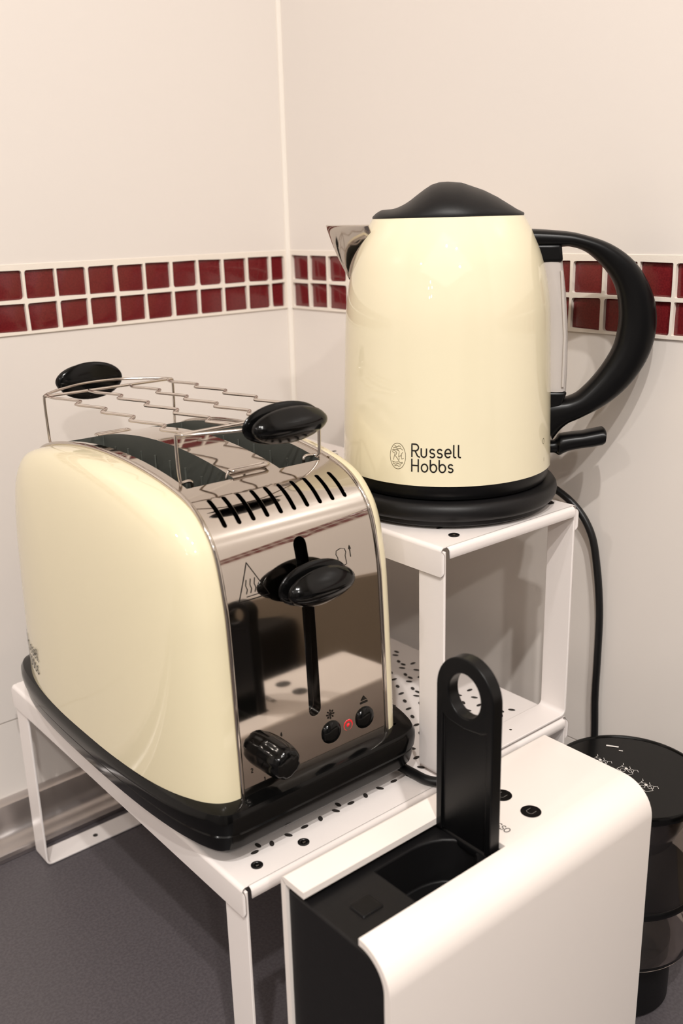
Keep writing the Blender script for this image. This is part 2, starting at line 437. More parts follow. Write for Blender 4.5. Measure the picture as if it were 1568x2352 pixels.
# ------------------------------------------------------------------ white metal shelves
def shelf(x0, x1, y0, y1, zt, h, label, cat, screws, holes):
    root = empty('metal_shelf', ((x0 + x1) / 2, (y0 + y1) / 2, zt - h), label, cat)
    # top sheet with folded lips: deep on the left and right, shallow at front and back
    mb = MB(); r = 0.0022
    def lip_profile(a0, a1, ins, deep):
        """profile across: from lip bottom up, round, across, down"""
        pts = [(a0, -deep)] + [(a0 + r - r * math.cos(math.radians(t)), -r + r * math.sin(math.radians(t))) for t in (0, 22, 45, 67, 90)]
        pts += [(a1 - r + r * math.sin(math.radians(t)), -r + r * math.cos(math.radians(t))) for t in (0, 22, 45, 67, 90)] + [(a1, -deep)]
        return pts
    th = 0.0012
    px = lip_profile(x0, x1, 0, 0.0175); e = 0.0024
    mb.grid([[(x, y, zt + z) for x, z in px] for y in (y0 + e, y1 - e)])
    for ya, sg in ((y0, 1), (y1, -1)):
        py = [(ya, -0.0062), (ya, -0.0035)] + [(ya + sg * (e - e * math.cos(math.radians(t))), -e + e * math.sin(math.radians(t))) for t in (0, 22, 45, 67, 90)]
        rows = [[(x, y, zt + z) for y, z in py] for x in (x0 + 0.0042, x1 - 0.0042)]
        mb.grid(rows)
        # deep lips run on to the corner and turn round it
        for xa in (x0, x1):
            mb.add([(xa, ya + sg * e, zt - 0.0022), (xa, ya + sg * e, zt - 0.0175), (xa, ya + sg * 0.0008, zt - 0.0160), (xa, ya, zt - 0.0140), (xa, ya, zt - 0.0042), (xa, ya + sg * 0.0008, zt - 0.0028)], [(0, 1, 2, 3, 4, 5)])
    top = mb.build('shelf_top', M['white'], root, smooth=50, merge=True, fix=True)
    so = top.modifiers.new('thick', 'SOLIDIFY'); so.thickness = th; so.offset = 0
    top.modifiers.new('wn', 'WEIGHTED_NORMAL').keep_sharp = True
    # perforations seen as dark slots, countersunk grommets
    ph = MB()
    for hx, hy, ang in holes:
        ca, sa = math.cos(ang), math.sin(ang); n = 12
        a, b = 0.0026, 0.0014
        ring = [(hx + ca * a * math.cos(t) - sa * b * math.sin(t), hy + sa * a * math.cos(t) + ca * b * math.sin(t), zt + 0.00085) for t in [2 * PI * k / n for k in range(n)]]
        ph.add(ring, [tuple(range(n))])
    if holes:
        p = ph.build('perforation', M['hole'], root, smooth=0, fix=False, merge=False); p['kind'] = 'stuff'
    # two U-shaped straps: down, along the worktop, up
    w = 0.0211; t = 0.0018
    for ya in (y0 + 0.0012, y1 - w - 0.0012):
        mb = MB(); zb = zt - h; rr = 0.004
        path = [(x0 + 0.002, zt - 0.002)] + [(x0 + 0.002 + rr - rr * math.cos(math.radians(q)), zb + 0.0012 + rr - rr * math.sin(math.radians(q))) for q in (0, 30, 60, 90)]
        path += [(x1 - 0.002 - rr + rr * math.sin(math.radians(q)), zb + 0.0012 + rr - rr * math.cos(math.radians(q))) for q in (0, 30, 60, 90)] + [(x1 - 0.002, zt - 0.002)]
        mb.grid([[(x, y, z) for x, z in path] for y in (ya, ya + w)])
        u = mb.build('leg_strap', M['white'], root, smooth=50, fix=False)
        so = u.modifiers.new('thick', 'SOLIDIFY'); so.thickness = t; so.offset = 0
        bevel(u, 0.0005, 2); u.modifiers.new('wn', 'WEIGHTED_NORMAL').keep_sharp = True
        # screw hole in the foot
        hb = MB(); hb.lathe([(0.0021, 0.0022), (0.0021, 0.0024)], ((x0 + 0.048), ya + w * 0.45, zb), 14)
        hb.build('screw_hole', M['hole'], u, smooth=0)
    zt0 = zt
    for sx, sy in screws:
        zt = zt0 + (0.0021 if (sx > 0.2 and zt0 < 0.2) else 0)
        g = MB().lathe([(0.0034, 0.0004), (0.0034, 0.0011), (0.0028, 0.0014), (0.0022, 0.0011), (0.0018, 0.0006)], (sx, sy, zt), 24).build('grommet', M['grommet'], root)
        sb = MB().lathe([(0.0014, 0.0006), (0.0014, 0.0013), (0.0009, 0.0017), (0.00001, 0.0018)], (sx, sy, zt), 14)
        sb.build('screw', M['screw'], g)
    return root
def perf(x0, x1, y0, y1, seedv):
    random.seed(seedv); out = []; p = 0.0118; j = 0
    y = y0
    while y < y1:
        x = x0 + (p / 2 if j % 2 else 0); i = 0
        while x < x1:
            out.append((x, y, [0.0, 1.05, -1.05][(i + j) % 3]))
            if (i + 2 * j) % 5 == 0: out.append((x + p * 0.42, y + p * 0.33, 1.57))
            x += p; i += 1
        y += p * 0.86; j += 1
    return out
sh1_holes = perf(0.0225, 0.258, 0.0228, 0.298, 3)
shelf(0, 0.27422, 0, 0.32, H, H - 0.0003, 'long low white metal shelf carrying the toaster, standing on the grey worktop', 'shelf',
      [(0.0486, 0.0118), (0.0170, 0.0128), (0.2269, 0.0120)], sh1_holes)
shelf(0.1491, 0.27422, 0, 0.32, H2, H2 - H - 0.0016, 'small white metal shelf stacked on the low one, holding the kettle', 'shelf',
      [(0.1711, 0.0135), (0.2645, 0.0166)], perf(0.1751, 0.262, 0.0295, 0.298, 5))

# ------------------------------------------------------------------ kettle
KX, KY = 0.2235, 0.0714
SX, SY = 0.6966, -0.7175          # direction of the handle
def K(a, b, z): return (KX + SX * a - SY * b * 1.0, KY + SY * a + SX * b, H2 + z)   # a: towards handle, b: away from the camera
root = empty('power_base', (KX, KY, H2 + 0.0008), 'round black kettle power base between kettle and small white shelf', 'kettle base')
b = MB().lathe([(0.0001, 0.0022), (0.060, 0.0022), (0.0672, 0.0024), (0.0690, 0.0036), (0.0690, 0.0062), (0.0716, 0.0068), (0.0728, 0.0090), (0.0732, 0.0118), (0.0727, 0.0146), (0.0712, 0.0168), (0.0692, 0.0178), (0.060, 0.0180), (0.0001, 0.0180)], (KX, KY, H2), 96)
b.build('base_plate', M['blackmatte'], root, smooth=50)
for k in range(4):
    a = PI / 4 + k * PI / 2
    MB().lathe([(0.005, 0.0008), (0.005, 0.0023), (0.004, 0.0024)], (KX + 0.054 * math.cos(a), KY + 0.054 * math.sin(a), H2), 16).build('rubber_foot', M['blackmatte'], root)
path = catmull([(0.272, 0.118, 0.3185), (0.288, 0.100, 0.3185), (0.301, 0.078, 0.316), (0.3100, 0.056, 0.3085), (0.3160, 0.0345, 0.2950), (0.3185, 0.0210, 0.2770), (0.3192, 0.0148, 0.2531), (0.3193, 0.0105, 0.2207), (0.3194, 0.0099, 0.1867), (0.3194, 0.0100, 0.1513), (0.3194, 0.0085, 0.12), (0.3196, 0.008, 0.07), (0.3194, 0.010, 0.02), (0.3150, 0.020, 0.0035), (0.300, 0.05, 0.0030)], 8)
MB().tube(path, 0.0027, 12).build('power_cord', M['cable'], root)

root = empty('kettle', (KX, KY, H2 + 0.0182), 'cream electric kettle with black lid and handle on its round base', 'kettle')
kprof = [(0.028, 0.0683), (0.050, 0.0676), (0.0732, 0.0669), (0.100, 0.0659), (0.1252, 0.0648), (0.1400, 0.0630), (0.1525, 0.0604), (0.1607, 0.0580), (0.1680, 0.0551), (0.1740, 0.0522), (0.1790, 0.0494), (0.1822, 0.0475), (0.1836, 0.0462), (0.1838, 0.0440)]
pts = catmull([(r, z, 0) for z, r in kprof], 4)
pf = [(0.0660, 0.0282)] + [(p.x, p.y) for p in pts]
body = MB().lathe(pf, (KX, KY, H2), 128)
KR = [(z, r) for z, r in kprof]
def ksurf(ang_deg, z, off=0.00012):
    a = math.radians(ang_deg); r = interp(z, KR) + off
    return (KX + r * math.cos(a), KY + r * math.sin(a), H2 + z)
kb = body.build('body', M['kcream'], root, smooth=60)
MB().lathe([(0.0001, 0.0183), (0.058, 0.0183), (0.0655, 0.0190), (0.0668, 0.0215), (0.0670, 0.0260), (0.0664, 0.0283), (0.060, 0.0284)], (KX, KY, H2), 96).build('lower_collar', M['blacksatin'], root, smooth=50)
# printed name and emblem: u = arc length (m) from -153.4 deg, v = height
km = lambda u, v: ksurf(-153.4 + math.degrees(u / 0.0683), v)
mb = MB()
ink(mb, text('Russell', 0.0, 0.0460, 0.0077, 1.09), 0.00090, km, 0, 0.0007)
ink(mb, text('Hobbs', 0.0, 0.0370, 0.0073, 1.08), 0.00090, km, 0, 0.0007)
mb.build('printed_name', [M['ink'], M['inkthin']], root, smooth=0, fix=False, merge=False)
mb = MB(); ink(mb, emblem(-0.0094, 0.0455, 0.0053, 0.0080), 0.00030, km, 0, 0.0007)
mb.build('emblem', M['inkthin'], root, smooth=0, fix=False, merge=False)
mb = MB(); ink(mb, [arc(0.0965, 0.0476, 0.0012, 0.0017, 0, 360, 16)], 0.0003, km, 0, 0.0007)
mb.build('off_mark', M['inkthin'], root, smooth=0, fix=False, merge=False)
mb = MB(); ink(mb, [[(0.0975, 0.0345), (0.0975, 0.0368)]], 0.0003, km, 0)
mb.build('on_mark', M['inkthin'], root, smooth=0, fix=False, merge=False)
# lid: rises to a hump, with a thumb scoop on the spout side
lid_o = [(-0.0466, 0.1846), (-0.0440, 0.1868), (-0.0410, 0.1884), (-0.0332, 0.1889), (-0.0285, 0.1905), (-0.0237, 0.1931), (-0.0190, 0.1966), (-0.0142, 0.2000), (-0.0100, 0.2025), (-0.0055, 0.2038), (0.0, 0.2040), (0.0085, 0.2032), (0.0218, 0.1985), (0.0300, 0.1944), (0.0352, 0.1912), (0.0420, 0.1870), (0.0472, 0.1846)]
rl = 0.0468; mb = MB(); rows = []
def lidh(a, b):
    ch = math.sqrt(max(rl * rl - a * a, 1e-9)); q = min(abs(b) / ch, 1.0)
    return 0.1842 + max(interp(a, lid_o) - 0.1842, 0) * (1 - q ** 2.4) ** 0.62 if q < 1 else 0.1842
for i in range(25):
    rr = rl * math.sin(PI / 2 * i / 24)
    rows.append([K(rr * math.cos(2 * PI * k / 96), rr * math.sin(2 * PI * k / 96), lidh(rr * math.cos(2 * PI * k / 96) * 0.9995, rr * math.sin(2 * PI * k / 96))) for k in range(96)])
rows.append([K(rl * 1.0 * math.cos(2 * PI * k / 96), rl * math.sin(2 * PI * k / 96), 0.1834) for k in range(96)])
rows.append([K(0.044 * math.cos(2 * PI * k / 96), 0.044 * math.sin(2 * PI * k / 96), 0.1828) for k in range(96)])
mb.grid(rows, close_v=True)
mb.build('lid', M['blackmatte'], root, smooth=60)
# spout
mb = MB(); rows = []
for j in range(9):
    t = j / 8; row = []
    for i in range(21):
        u = -1 + 2 * i / 20; au = abs(u)
        top = Vector((-0.0762 + 0.0285 * au ** 1.45, 0.0225 * u, 0.1802 - 0.0006 * au))
        zb = 0.1450 + 0.0300 * au ** 1.3; rb = interp(zb, KR) - 0.0008; bb = 0.0215 * u * (0.25 + 0.75 * au)
        bot = Vector((-math.sqrt(max(rb * rb - bb * bb, 0)), bb, zb))
        p = bot.lerp(top, t); p.x -= 0.0012 * math.sin(PI * t) * (1 - au)
        row.append(K(p.x, p.y, p.z))
    rows.append(row)
mb.grid(rows)
sp = mb.build('spout', M['steel'], root, smooth=60, fix=False)
so = sp.modifiers.new('thick', 'SOLIDIFY'); so.thickness = 0.0009; so.offset = 0; bevel(sp, 0.0003, 2)
# handle: swept between its outer and inner outline
outer = [(0.0500, 0.1752), (0.0660, 0.1739), (0.0808, 0.1716), (0.0995, 0.1652), (0.1145, 0.1545), (0.1246, 0.1399), (0.1296, 0.1250), (0.1300, 0.1088), (0.1252, 0.0924), (0.1153, 0.0771), (0.1022, 0.0655), (0.0861, 0.0565), (0.0790, 0.0532), (0.0735, 0.0484), (0.0690, 0.0420), (0.0655, 0.0375)][:16]
inner = [(0.0500, 0.1640), (0.0680, 0.1638), (0.0762, 0.1637), (0.0866, 0.1596), (0.0977, 0.1494), (0.1042, 0.1390), (0.1072, 0.1265), (0.1074, 0.1140), (0.1046, 0.1009), (0.0957, 0.0857), (0.0853, 0.0740), (0.0785, 0.0702), (0.0720, 0.0692), (0.0660, 0.0692), (0.0600, 0.0690)][:16]
oo = catmull([(a, z, 0) for a, z in outer], 5); ii = catmull([(a, z, 0) for a, z in inner], 5)
mb = MB(); rows = []
for q, (o_, i_) in enumerate(zip(oo, ii)):
    c = (o_ + i_) / 2; h = (o_ - i_) / 2; row = []
    wb = 0.0105
    for k in range(28):
        t = 2 * PI * k / 28; ct, st = math.cos(t), math.sin(t)
        e = 0.72
        u = math.copysign(abs(ct) ** e, ct); v = math.copysign(abs(st) ** e, st)
        row.append(K(c.x + h.x * u, wb * v, c.y + h.y * u))
    rows.append(row)
mb.grid(rows, close_v=True); mb.f += [tuple(range(28))[::-1], tuple((len(rows) - 1) * 28 + k for k in range(28))]; mb.m += [0, 0]
hd = mb.build('handle', M['blacksatin'], root, smooth=50)
def kblock(a0, a1, bw, z0, z1, a0b=None, a1b=None):
    a0b = a0 if a0b is None else a0b; a1b = a1 if a1b is None else a1b
    m_ = MB(); vs = [K(a0b, -bw, z0), K(a1b, -bw, z0), K(a1b, bw, z0), K(a0b, bw, z0), K(a0, -bw, z1), K(a1, -bw, z1), K(a1, bw, z1), K(a0, bw, z1)]
    return m_.add(vs, [(0, 3, 2, 1), (4, 5, 6, 7), (0, 1, 5, 4), (1, 2, 6, 5), (2, 3, 7, 6), (3, 0, 4, 7)])
bevel(kblock(0.0500, 0.0695, 0.0095, 0.1550, 0.1660, 0.0530, 0.0708).build('upper_mount', M['blacksatin'], root), 0.002)
bevel(kblock(0.0600, 0.0768, 0.0095, 0.0560, 0.0748, 0.0600, 0.0700).build('lower_mount', M['blacksatin'], root), 0.002)
mb = MB(); rows = []
for j in range(13):
    t = j / 12; z = 0.0742 + (0.1558 - 0.0742) * t; ao = 0.0764 + 0.0006 * math.sin(PI * t) - 0.0055 * t ** 2.2; ai = interp(z, KR) - 0.004
    row = []
    for k in range(16):
        tt = 2 * PI * k / 16; e = 0.55
        u = math.copysign(abs(math.cos(tt)) ** e, math.cos(tt)); v = math.copysign(abs(math.sin(tt)) ** e, math.sin(tt))
        row.append(K((ao + ai) / 2 + (ao - ai) / 2 * u, 0.0085 * v, z))
    rows.append(row)
mb.grid(rows, close_v=True); mb.f += [tuple(range(16))[::-1], tuple(12 * 16 + k for k in range(16))]; mb.m += [0, 0]
gz = mb.build('water_gauge', M['gauge'], root, smooth=50)
mb = MB()
for a, bo in ((0.0768, -0.0045), (0.0768, 0.0)):
    mb.tube([K(0.0735, bo - 0.0045, 0.078), K(0.0735, bo - 0.0045, 0.11), K(0.070, bo - 0.0045, 0.150)], 0.0009, 8)
mb.build('gauge_rib', M['gauge'], gz)
# switch paddle
sw = catmull([(0.0640, 0, 0.0375), (0.0705, 0, 0.0372), (0.0740, 0, 0.0385), (0.0800, 0, 0.0405), (0.0880, 0, 0.0418), (0.0950, 0, 0.0430), (0.1010, 0, 0.0442), (0.1032, 0, 0.0446)], 4)
hw = [0.0040, 0.0040, 0.0068, 0.0058, 0.0054, 0.0057, 0.0057, 0.0034]
mb = MB(); rows = []
for q, p in enumerate(sw):
    h = interp(q / 4, list(enumerate(hw))); bwid = 0.009 if q > 6 else 0.006
    if q >= len(sw) - 2: bwid *= 0.6
    rows.append([K(p.x, bwid * math.copysign(abs(math.cos(t)) ** 0.7, math.cos(t)), p.z + h * math.copysign(abs(math.sin(t)) ** 0.8, math.sin(t))) for t in [2 * PI * k / 20 for k in range(20)]])
mb.grid(rows, close_v=True); mb.f += [tuple(range(20))[::-1], tuple((len(rows) - 1) * 20 + k for k in range(20))]; mb.m += [0, 0]
mb.build('switch', M['blacksatin'], root, smooth=60)

# ------------------------------------------------------------------ toaster (modelled full size, set on its feet by TK)
KS = 0.97
def TK(v): return CAM + KS * (Vector(v) - CAM)
tb = TK((0.079, 0.165, 0.159)); 
toaster = empty('toaster', (tb.x, tb.y, H + 0.001), 'cream and steel two-slot toaster with black base on the low white shelf', 'toaster')
A = [(0.0340, 0.176), (0.0347, 0.200), (0.0356, 0.225), (0.0366, 0.250), (0.0378, 0.275), (0.0395, 0.297), (0.0447, 0.3225), (0.0525, 0.3368), (0.0674, 0.3487), (0.0940, 0.3562), (0.1300, 0.3610), (0.165, 0.3625)]
arch_pts = [(a, b) for a, b in A] + [(0.33 - a, b) for a, b in A[::-1][1:]]
ARCH = [(p.x, p.y) for p in catmull([(a, b, 0) for a, b in arch_pts], 5)]
def arch_y(z):
    """front half: y of the steel face at height z"""
    h = [(zz, yy) for yy, zz in ARCH[:len(ARCH) // 2 + 1]]
    return interp(z, h)
def arch_z(y):
    h = [q for q in ARCH[:len(ARCH) // 2 + 1]]
    hh = sorted(h); return interp(y if y < 0.165 else 0.33 - y, hh)
XL, XR = 0.0252, 0.1324
mb = MB()
rows = []
xs = [XL + (XR - XL) * i / 8 for i in range(9)]
for x in xs: rows.append([(x, y, z) for y, z in ARCH])
N = len(ARCH); mb.grid(rows)
mb.f.append(tuple(range(N))); mb.m.append(0); mb.f.append(tuple(8 * N + k for k in range(N))[::-1]); mb.m.append(0)
# underside
for i in range(8): mb.f.append((i * N, (i + 1) * N, (i + 2) * N - 1, (i + 1) * N - 1)); mb.m.append(0)
hs = MB(); hs.v, hs.f, hs.m = mb.v, mb.f, mb.m
house = hs.build('steel_housing', [M['steel'], M['inner'], M['blackgloss']], None, smooth=25)
c = MB()
for a, b in ((0.0315, 0.0625), (0.0950, 0.1255)): c.box(a, b, 0.0832, 0.2468, 0.235, 0.40, 1)
# vents
for i in range(10):
    x = 0.0360 + 0.00935 * i; hw_, r_ = 0.0098, 0.00145
    p0, p1 = Vector((x, 0.0690, 0.3500)), Vector((x, 0.0530, 0.3372)); ax = (p1 - p0).normalized(); nrm = Vector((1, 0, 0)).cross(ax); nrm = nrm if nrm.z > 0 else -nrm
    mid = (p0 + p1) / 2; L2 = (p1 - p0).length / 2 - r_
    po = [(L2 + r_ * math.cos(t), r_ * math.sin(t)) for t in [math.radians(q) for q in range(-90, 91, 30)]] + [(-L2 + r_ * math.cos(t), r_ * math.sin(t)) for t in [math.radians(q) for q in range(90, 271, 30)]]
    c.prism(po, lambda u, v, d: tuple(mid + ax * u + Vector((v, 0, 0)) + nrm * d), -0.008, 0.006, (2, 0))
# lever slot
po = [(0.0783 + 0.0044 * math.cos(t), 0.3200 + 0.0044 * math.sin(t)) for t in [math.radians(q) for q in range(0, 181, 20)]] + [(0.0783 + 0.0044 * math.cos(t), 0.2200 + 0.0044 * math.sin(t)) for t in [math.radians(q) for q in range(180, 361, 20)]]
lo_ = [(u, min(v, 0.3005)) for u, v in po]
c.prism(lo_, lambda u, v, d: (u, d, v), 0.010, 0.0425, (2, 0))
cut(house, c, 25)
c = MB(); hi_ = [(u, max(v, 0.2985)) for u, v in po]
c.prism(hi_, lambda u, v, d: (u, d, v), 0.010, 0.0530, (2, 0))
cut(house, c, 25)
me = house.data
for v in me.vertices: v.co = TK(v.co) - toaster.location
house.parent = toaster
bevel(house, 0.0005, 2, 50)
tbuild = lambda m_, name, mats, parent=toaster, **k: m_.build(name, mats, parent, xf=TK, **k)
# rolled rims either side of the steel band
for x in (0.0243, 0.1333):
    mb = MB(); mb.tube([(x, y, z) for y, z in ARCH], 0.0014, 10)
    tbuild(mb, 'steel_rim', M['steel'], smooth=60)
# wires and guides inside the wells
for a, b in ((0.0315, 0.0625), (0.0950, 0.1255)):
    mb = MB()
    for xx in (a + 0.005, b - 0.005):
        for k in range(9):
            y = 0.092 + k * 0.0182; mb.tube([(xx, y, 0.238), (xx, y, arch_z(y) - 0.008)], 0.0008, 6)
        mb.tube([(xx, 0.085, 0.338), (xx, 0.245, 0.338)], 0.0010, 6)
    tbuild(mb, 'bread_guide', M['inner'], smooth=60)
    g = MB().box(a + 0.0005, a + 0.0012, 0.0835, 0.2465, 0.30, 0.3445); tbuild(g, 'guide_plate', M['steel'], smooth=0)
# side panels
def side_panel(x0, D, side, name, n=2.7, m_=5.0, taper=0.10):
    mb = MB(); rows = []; zb = 0.181; yc = 0.165
    ap = [(y, max(z, zb)) for y, z in ARCH if z >= zb - 0.004]
    for i in range(65):
        th = (PI / 2) * (i / 64); s = math.sin(th) ** (2 / n); g = max(math.cos(th), 0) ** (2 / n)
        g2 = max(1 - min(s, 1) ** m_, 0) ** (1 / m_)
        row = []
        for y, z in ap:
            yy = yc + (y - yc) * 0.996 * g; zz = zb + (z - 0.0008 - zb) * g2
            h = (zz - zb) / 0.18
            row.append((x0 + side * D * s * (1 - taper * h * h), yy, max(zz, zb)))
        rows.append(row)
    mb.grid(rows)
    return tbuild(mb, name, M['cream'], smooth=60, merge=True)
side_panel(0.0243, 0.0335, -1, 'side_panel')
side_panel(0.1333, 0.0255, 1, 'side_panel')
# brand print on the near panel
mb = MB()
def pmap(u, v):
    # u along +x of the writing = towards the front (-y); v = height
    y = 0.2810 - u; z = v; gg = min(abs(y - 0.165) / 0.1285, 0.999)
    x = 0.0243 - 0.0335 * (1 - gg ** 2.7) ** (1 / 2.7) - 0.0005
    return (x, y, z)
ink(mb, text('Russell', 0.0120, 0.2065, 0.0092, 1.0), 0.0010, pmap)
ink(mb, text('Hobbs', 0.0120, 0.1955, 0.0092, 1.0), 0.0010, pmap)
tbuild(mb, 'printed_name', M['ink'], smooth=0, fix=False, merge=False)
mb = MB(); ink(mb, emblem(0.0045, 0.2055, 0.0050, 0.0095), 0.0004, pmap)
tbuild(mb, 'emblem', M['inkthin'], smooth=0, fix=False, merge=False)

# base
q = [(0.079, 0.0256), (0.050, 0.0256), (0.0250, 0.0256), (0.0150, 0.0262), (0.0080, 0.0290), (0.0035, 0.0345), (0.0005, 0.0420), (-0.0022, 0.0520), (-0.0048, 0.068), (-0.0070, 0.092), (-0.0082, 0.118), (-0.0087, 0.142), (-0.0088, 0.165)]
ql = q + [(x, 0.33 - y) for x, y in q[::-1][1:]]
qr = [(0.158 - x, y) for x, y in ql[::-1][1:-1]]
foot = catmull([(x, y, 0) for x, y in ql + qr], 4, closed=True)
cen = Vector((0.079, 0.165, 0))
def ring(off, z):
    out = []; n = len(foot)
    for i, p in enumerate(foot):
        t = (foot[(i + 1) % n] - foot[i - 1]).normalized(); nn = Vector((-t.y, t.x, 0))
        if nn.dot(p - cen) < 0: nn = -nn
        k = p + nn * off; out.append((k.x, k.y, z))
    return out
mb = MB(); rows = [ring(-0.012, 0.1520), ring(-0.012, 0.1545), ring(-0.0058, 0.1550), ring(-0.0042, 0.1565), ring(-0.0034, 0.1592), ring(-0.0010, 0.1600), ring(0.0, 0.164), ring(0.0006, 0.1690), ring(-0.0002, 0.1700), ring(0.0016, 0.1712), ring(0.0022, 0.176), ring(0.0020, 0.1800), ring(0.0002, 0.1832), ring(-0.0040, 0.1845), ring(-0.0100, 0.1845), ring(-0.030, 0.1830)]
mb.grid(rows, close_v=True); nn_ = len(foot)
mb.f.append(tuple(range(nn_))[::-1]); mb.m.append(0); mb.f.append(tuple((len(rows) - 1) * nn_ + k for k in range(nn_))); mb.m.append(0)
tbuild(mb, 'base', M['blackgloss'], smooth=40)
for fx, fy in ((0.030, 0.060), (0.128, 0.060), (0.030, 0.270), (0.128, 0.270)):
    z0 = TK((fx, fy, 0.1535)).z; p = TK((fx, fy, 0.1535))
    MB().lathe([(0.007, H + 0.0010), (0.0075, H + 0.004), (0.008, z0 + 0.0006)], (p.x, p.y, 0), 20).build('foot', M['blackmatte'], toaster)
# lens-shaped knob: flat oval back plate + pinched front lobe
def lens_knob(name, parent, cx, cy, cz, hx, hz, direction, mat_=None, xf=TK):
    mb = MB()
    def ell(cy_, ax, ay, az, e=1.0, pinch=0.0):
        rows = []
        for i in range(17):
            th = -PI / 2 + PI * i / 16; row = []
            for k in range(40):
                t = 2 * PI * k / 40
                x = ax * math.cos(t) * math.cos(th); z = az * math.sin(t) * math.cos(th); y = ay * math.sin(th)
                if pinch: z *= 1 - pinch * abs(y) / ay * 0.6
                row.append((cx + x, cy_ + direction * y, cz + z))
            rows.append(row)
        mb.grid(rows, close_v=True)
    ell(cy, hx, 0.0030, hz)
    ell(cy + direction * 0.0030, hx * 0.6, 0.005, hz * 0.5)
    ell(cy + direction * 0.0078, hx * 0.95, 0.0085, hz * 0.86, pinch=0.8)
    # crease along the lobe
    rows = []
    return mb.build(name, mat_ or M['blackgloss'], parent, xf=xf, smooth=70)
kn = lens_knob('lever_knob', toaster, 0.0783, 0.0325, 0.3005, 0.0243, 0.0128, -1)
mb = MB().box(0.0765, 0.0800, 0.0320, 0.050, 0.2960, 0.3030); tbuild(mb, 'lever_arm', M['blacksatin'], smooth=0)
# buttons, lamp, dial
for bx, bz, br in ((0.0893, 0.2008, 0.0074), (0.1157, 0.2008, 0.0073)):
    mb = MB().lathe([(br, -0.002), (br, 0.0008), (br * 0.97, 0.0018), (br * 0.85, 0.0030), (br * 0.6, 0.0040), (br * 0.3, 0.0044), (0.00001, 0.0045)], (bx, 0.036, bz), 32, axis='Y')
    tbuild(mb, 'push_button', M['blackgloss'], smooth=50)
mb = MB().lathe([(0.0044, -0.001), (0.0044, 0.0006), (0.0036, 0.0014), (0.0018, 0.0011), (0.00001, 0.0018)], (0.1026, 0.036, 0.2004), 10, axis='Y')
tbuild(mb, 'indicator_lamp', M['redlens'], smooth=0)
mb = MB(); rows = []
dc = (0.0452, 0.2040)
for i in range(15):
    t = i / 14; d = 0.019 * math.sin(PI / 2 * t) if t < 1 else 0.019
    sc_ = (1 - t ** 3.2) ** 0.5 if t < 1 else 0.0
    sc_ = max(sc_, 0.0) ; row = []
    for k in range(48):
        a = 2 * PI * k / 48; fl = 1 - 0.07 * (math.cos(a * 6) > 0.55) * (0 < t < 0.95)
        row.append((dc[0] + 0.0106 * sc_ * fl * math.cos(a), 0.036 - d, dc[1] + 0.0106 * sc_ * fl * math.sin(a)))
    rows.append(row)
mb.grid(rows, close_v=True)
dial = tbuild(mb, 'browning_dial', M['blackgloss'], smooth=60)
# printed symbols on the steel front
fm = lambda u, v: (u, arch_y(v) - 0.00025, v)
def sym(name, m_): tbuild(m_, name, M['ink'], smooth=0, fix=False, merge=False)
mb = MB()
ink(mb, [[(0.0415, 0.3185), (0.0330, 0.2985), (0.0530, 0.2985), (0.0415, 0.3185)]], 0.00045, fm)
for k in range(3):
    x = 0.0385 + 0.0028 * k
    ink(mb, [[(x, 0.3020), (x + 0.0009, 0.3042), (x + 0.0002, 0.3065), (x + 0.0010, 0.3095)]], 0.0004, fm)
ink(mb, [[(0.0385, 0.3004), (0.0475, 0.3004)]], 0.0004, fm)
sym('heat_warning_symbol', mb)
tx, tz = 0.1060, 0.3070
mb = MB()
ink(mb, [[(tx - 0.0028, tz - 0.0065), (tx - 0.0028, tz - 0.0005), (tx - 0.0038, tz + 0.0015), (tx - 0.0032, tz + 0.0036), (tx, tz + 0.0044), (tx + 0.0030, tz + 0.0036), (tx + 0.0036, tz + 0.0015), (tx + 0.0028, tz - 0.0005), (tx + 0.0032, tz - 0.0055), (tx - 0.0028, tz - 0.0065)]], 0.00035, fm)
ink(mb, [[(0.1127, 0.3050), (0.1127, 0.3105)]], 0.0004, fm); mb.add([fm(0.1117, 0.3095), fm(0.1137, 0.3095), fm(0.1127, 0.3120)], [(0, 1, 2)])
sym('toast_symbol', mb)
mb = MB()
for k in range(4):
    a = PI * k / 4; r_ = 0.0030
    ink(mb, [[(0.0893 + r_ * math.cos(a), 0.2125 + r_ * math.sin(a)), (0.0893 - r_ * math.cos(a), 0.2125 - r_ * math.sin(a))]], 0.0004, fm)
    for s in (1, -1): disc(mb, 0.0893 + s * r_ * 0.8 * math.cos(a), 0.2125 + s * r_ * 0.8 * math.sin(a), 0.0006, 0.0006, fm, n=8)
sym('snowflake_symbol', mb)
mb = MB(); mb.add([fm(0.1132, 0.2125), fm(0.1182, 0.2125), fm(0.1157, 0.2155)], [(0, 1, 2)])
ink(mb, [[(0.1132, 0.2110), (0.1182, 0.2110)]], 0.0012, fm)
sym('eject_symbol', mb)
for ch, u, v in (('1', 0.0395, 0.1888), ('2', 0.0310, 0.1975), ('3', 0.0328, 0.2150), ('4', 0.0525, 0.2118), ('5', 0.0590, 0.2000)):
    mb = MB(); ink(mb, text(ch, u, v, 0.0026), 0.0004, fm, 0, 0.0006); sym('dial_number', mb)
